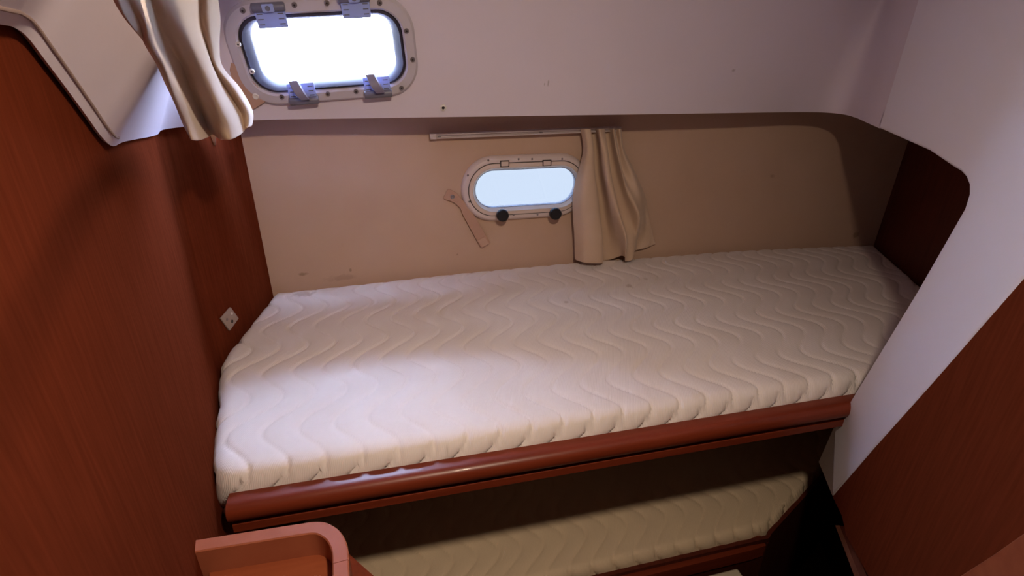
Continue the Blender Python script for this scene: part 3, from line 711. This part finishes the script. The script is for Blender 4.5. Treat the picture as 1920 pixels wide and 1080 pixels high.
# tie straps with press studs
def strap(px_poly, place, nrm, stud, label, end=None, parent_root=None):
    rt_ = root('tie_strap', place(*px_poly[0]), label, 'strap', 'curtain tie straps')
    slab('band', [place(*p) for p in px_poly], nrm, .003, STRAP, rt_, bevel=.0008)
    c_ = place(*stud); a_ = np.array([1, 0, 0.0]); n_ = -np.array(nrm) / np.linalg.norm(nrm); b_ = np.cross(n_, a_); b_ /= np.linalg.norm(b_); a_ = np.cross(b_, n_)
    V = []; F = []; k = 16
    for rr, dp in ((.0062, 0), (.0060, .0018), (.0046, .0026), (.0030, .0020)):
        for j in range(k):
            t = 2 * math.pi * j / k; V.append(c_ + a_ * rr * math.cos(t) + b_ * rr * math.sin(t) + n_ * dp)
    for i in range(3):
        for j in range(k): F.append([i * k + j, i * k + (j + 1) % k, (i + 1) * k + (j + 1) % k, (i + 1) * k + j])
    F.append(list(range(3 * k, 4 * k)))
    new('press_stud', V, F, SCREW if end else SCREW_L, rt_)
    if end: slab('end_patch', [place(*p) for p in end], -np.array(nrm), .0012, STRAP_END, rt_)
    attach(rt_); return rt_
c3 = lambda x, y: (780 + x / 3.6, 210 + y / 3.6)
def on_hull_flat(px, py): return at_y(px, py, 1.400 - .004)
strap([c3(*p) for p in [(190, 592), (186, 575), (212, 526), (228, 522), (275, 548), (298, 575), (345, 630), (395, 700), (500, 880), (494, 890), (452, 914), (436, 910), (318, 700), (300, 650), (262, 615), (225, 598)]],
      on_hull_flat, (0, 1, 0), c3(246, 572), 'flat beige tie strap with a stud hanging on the back wall left of the porthole',
      end=[c3(*p) for p in [(416, 868), (462, 842), (494, 888), (450, 910)]])
c1 = lambda x, y: (x / 3.6, y / 3.6)
strap([c1(*p) for p in [(1560, 425), (1600, 440), (1700, 545), (1790, 640), (1800, 672), (1788, 690), (1715, 738), (1660, 740), (1600, 640), (1540, 520)]],
      lambda px, py: main(px, py, .012), -MN, c1(1726, 650), 'pinkish beige tie strap end with a pale stud beside the bright rectangular window')

# ------------------------------------------------------------------ curtain rail on the back wall
rail = root('curtain_rail', at_y(985, 248, 1.40), 'thin pale aluminium curtain rail screwed to the back wall above the porthole', 'curtain rail')
ra, rb = at_y(806, 255.5, 1.392), at_y(1163, 241, 1.392)
prf = [(-.012, .0060), (.006, .0060), (.010, .0048), (.010, .0022), (.003, .0018), (.003, -.0024), (.010, -.0028), (.010, -.0060), (-.012, -.0060)]
sweep('rail_track', [tuple(ra + (rb - ra) * t) for t in np.linspace(0, 1, 6)], prf, TRACK, rail)
bm = bmesh.new(); dx = rb - ra; boxbm(bm, (ra[0] + .008, ra[1] - .005, ra[2]), (.018, .012, .0145)); bevel_mod(from_bm('end_stop', bm, TRACK, rail), .002)
for t in (.045, .56):
    p = ra + (rb - ra) * t
    V = [(p[0] + .0042 * math.cos(2 * math.pi * j / 10), p[1] - .0045 - dpt, p[2] - .001 + .0036 * math.sin(2 * math.pi * j / 10)) for dpt in (0, .004) for j in range(10)]
    F = [[j, (j + 1) % 10, 10 + (j + 1) % 10, 10 + j] for j in range(10)] + [list(range(10, 20))]
    new('screw', V, F, SCREW, rail)
attach(rail)

# screw cup on the liner
sp = root('screw_cup', main(831, 202, 0), 'small pale screw cup with dark socket on the white liner right of the rectangular window', 'screw')
SM = frame_M(main(831, 202, 0), ux, wz); sp.matrix_world = SM
cp = loft('cup', [(circ(.0078, n=20), -.001), (circ(.0074, n=20), .002), (circ(.0045, n=20), .0035), (circ(.0036, n=20), .001)], SCREW_L, sp, False, True)
loft('screw_head', [(circ(.0034, n=12), .001), (circ(.003, n=12), .0022)], SOCKET, sp, False, True)

# diamond plate on the left bulkhead, at the mattress edge
pa, pb = np.array(BL), np.array([BEND[0] + .012, BEND[1] + .06])
def on_l(px, py, off=.0):
    dv = (pb - pa) / np.linalg.norm(pb - pa); n_ = np.array([dv[1], -dv[0]]);
    if n_[0] < 0: n_ = -n_
    return at_wall(px, py, pa + n_ * off, pb + n_ * off)
cs = [(433, 576), (448, 597), (431.5, 620), (415, 597)]
dv = pb - pa; nl = np.array([dv[1], -dv[0], 0]); nl /= np.linalg.norm(nl)
if nl[0] < 0: nl = -nl
plate = root('wall_plate', on_l(432, 598), 'small grey diamond shaped plate with three holes on the left wall beside the mattress', 'plate')
slab('plate_body', [on_l(*p, .005) for p in cs], -nl, .004, BRASS, plate, bevel=.001)
tv = np.array([dv[0], dv[1], 0]); tv /= np.linalg.norm(tv)
for (x, y, mm, rr) in ((434.5, 588, SCREW_L, .0034), (425.5, 599, SCREW, .0034), (435, 602.5, SOCKET, .0042)):
    c_ = on_l(x, y, .005); V = []; F = []; k = 12
    for r_, dp in ((rr, -.001), (rr * .9, .0012)):
        for j in range(k):
            t = 2 * math.pi * j / k; V.append(c_ + tv * r_ * math.cos(t) + np.array([0, 0, r_ * math.sin(t)]) + nl * dp)
    F = [[j, (j + 1) % k, k + (j + 1) % k, k + j] for j in range(k)] + [list(range(k, 2 * k))]
    new('screw' if mm is not SOCKET else 'hole', V, F, mm, plate)
attach(plate)
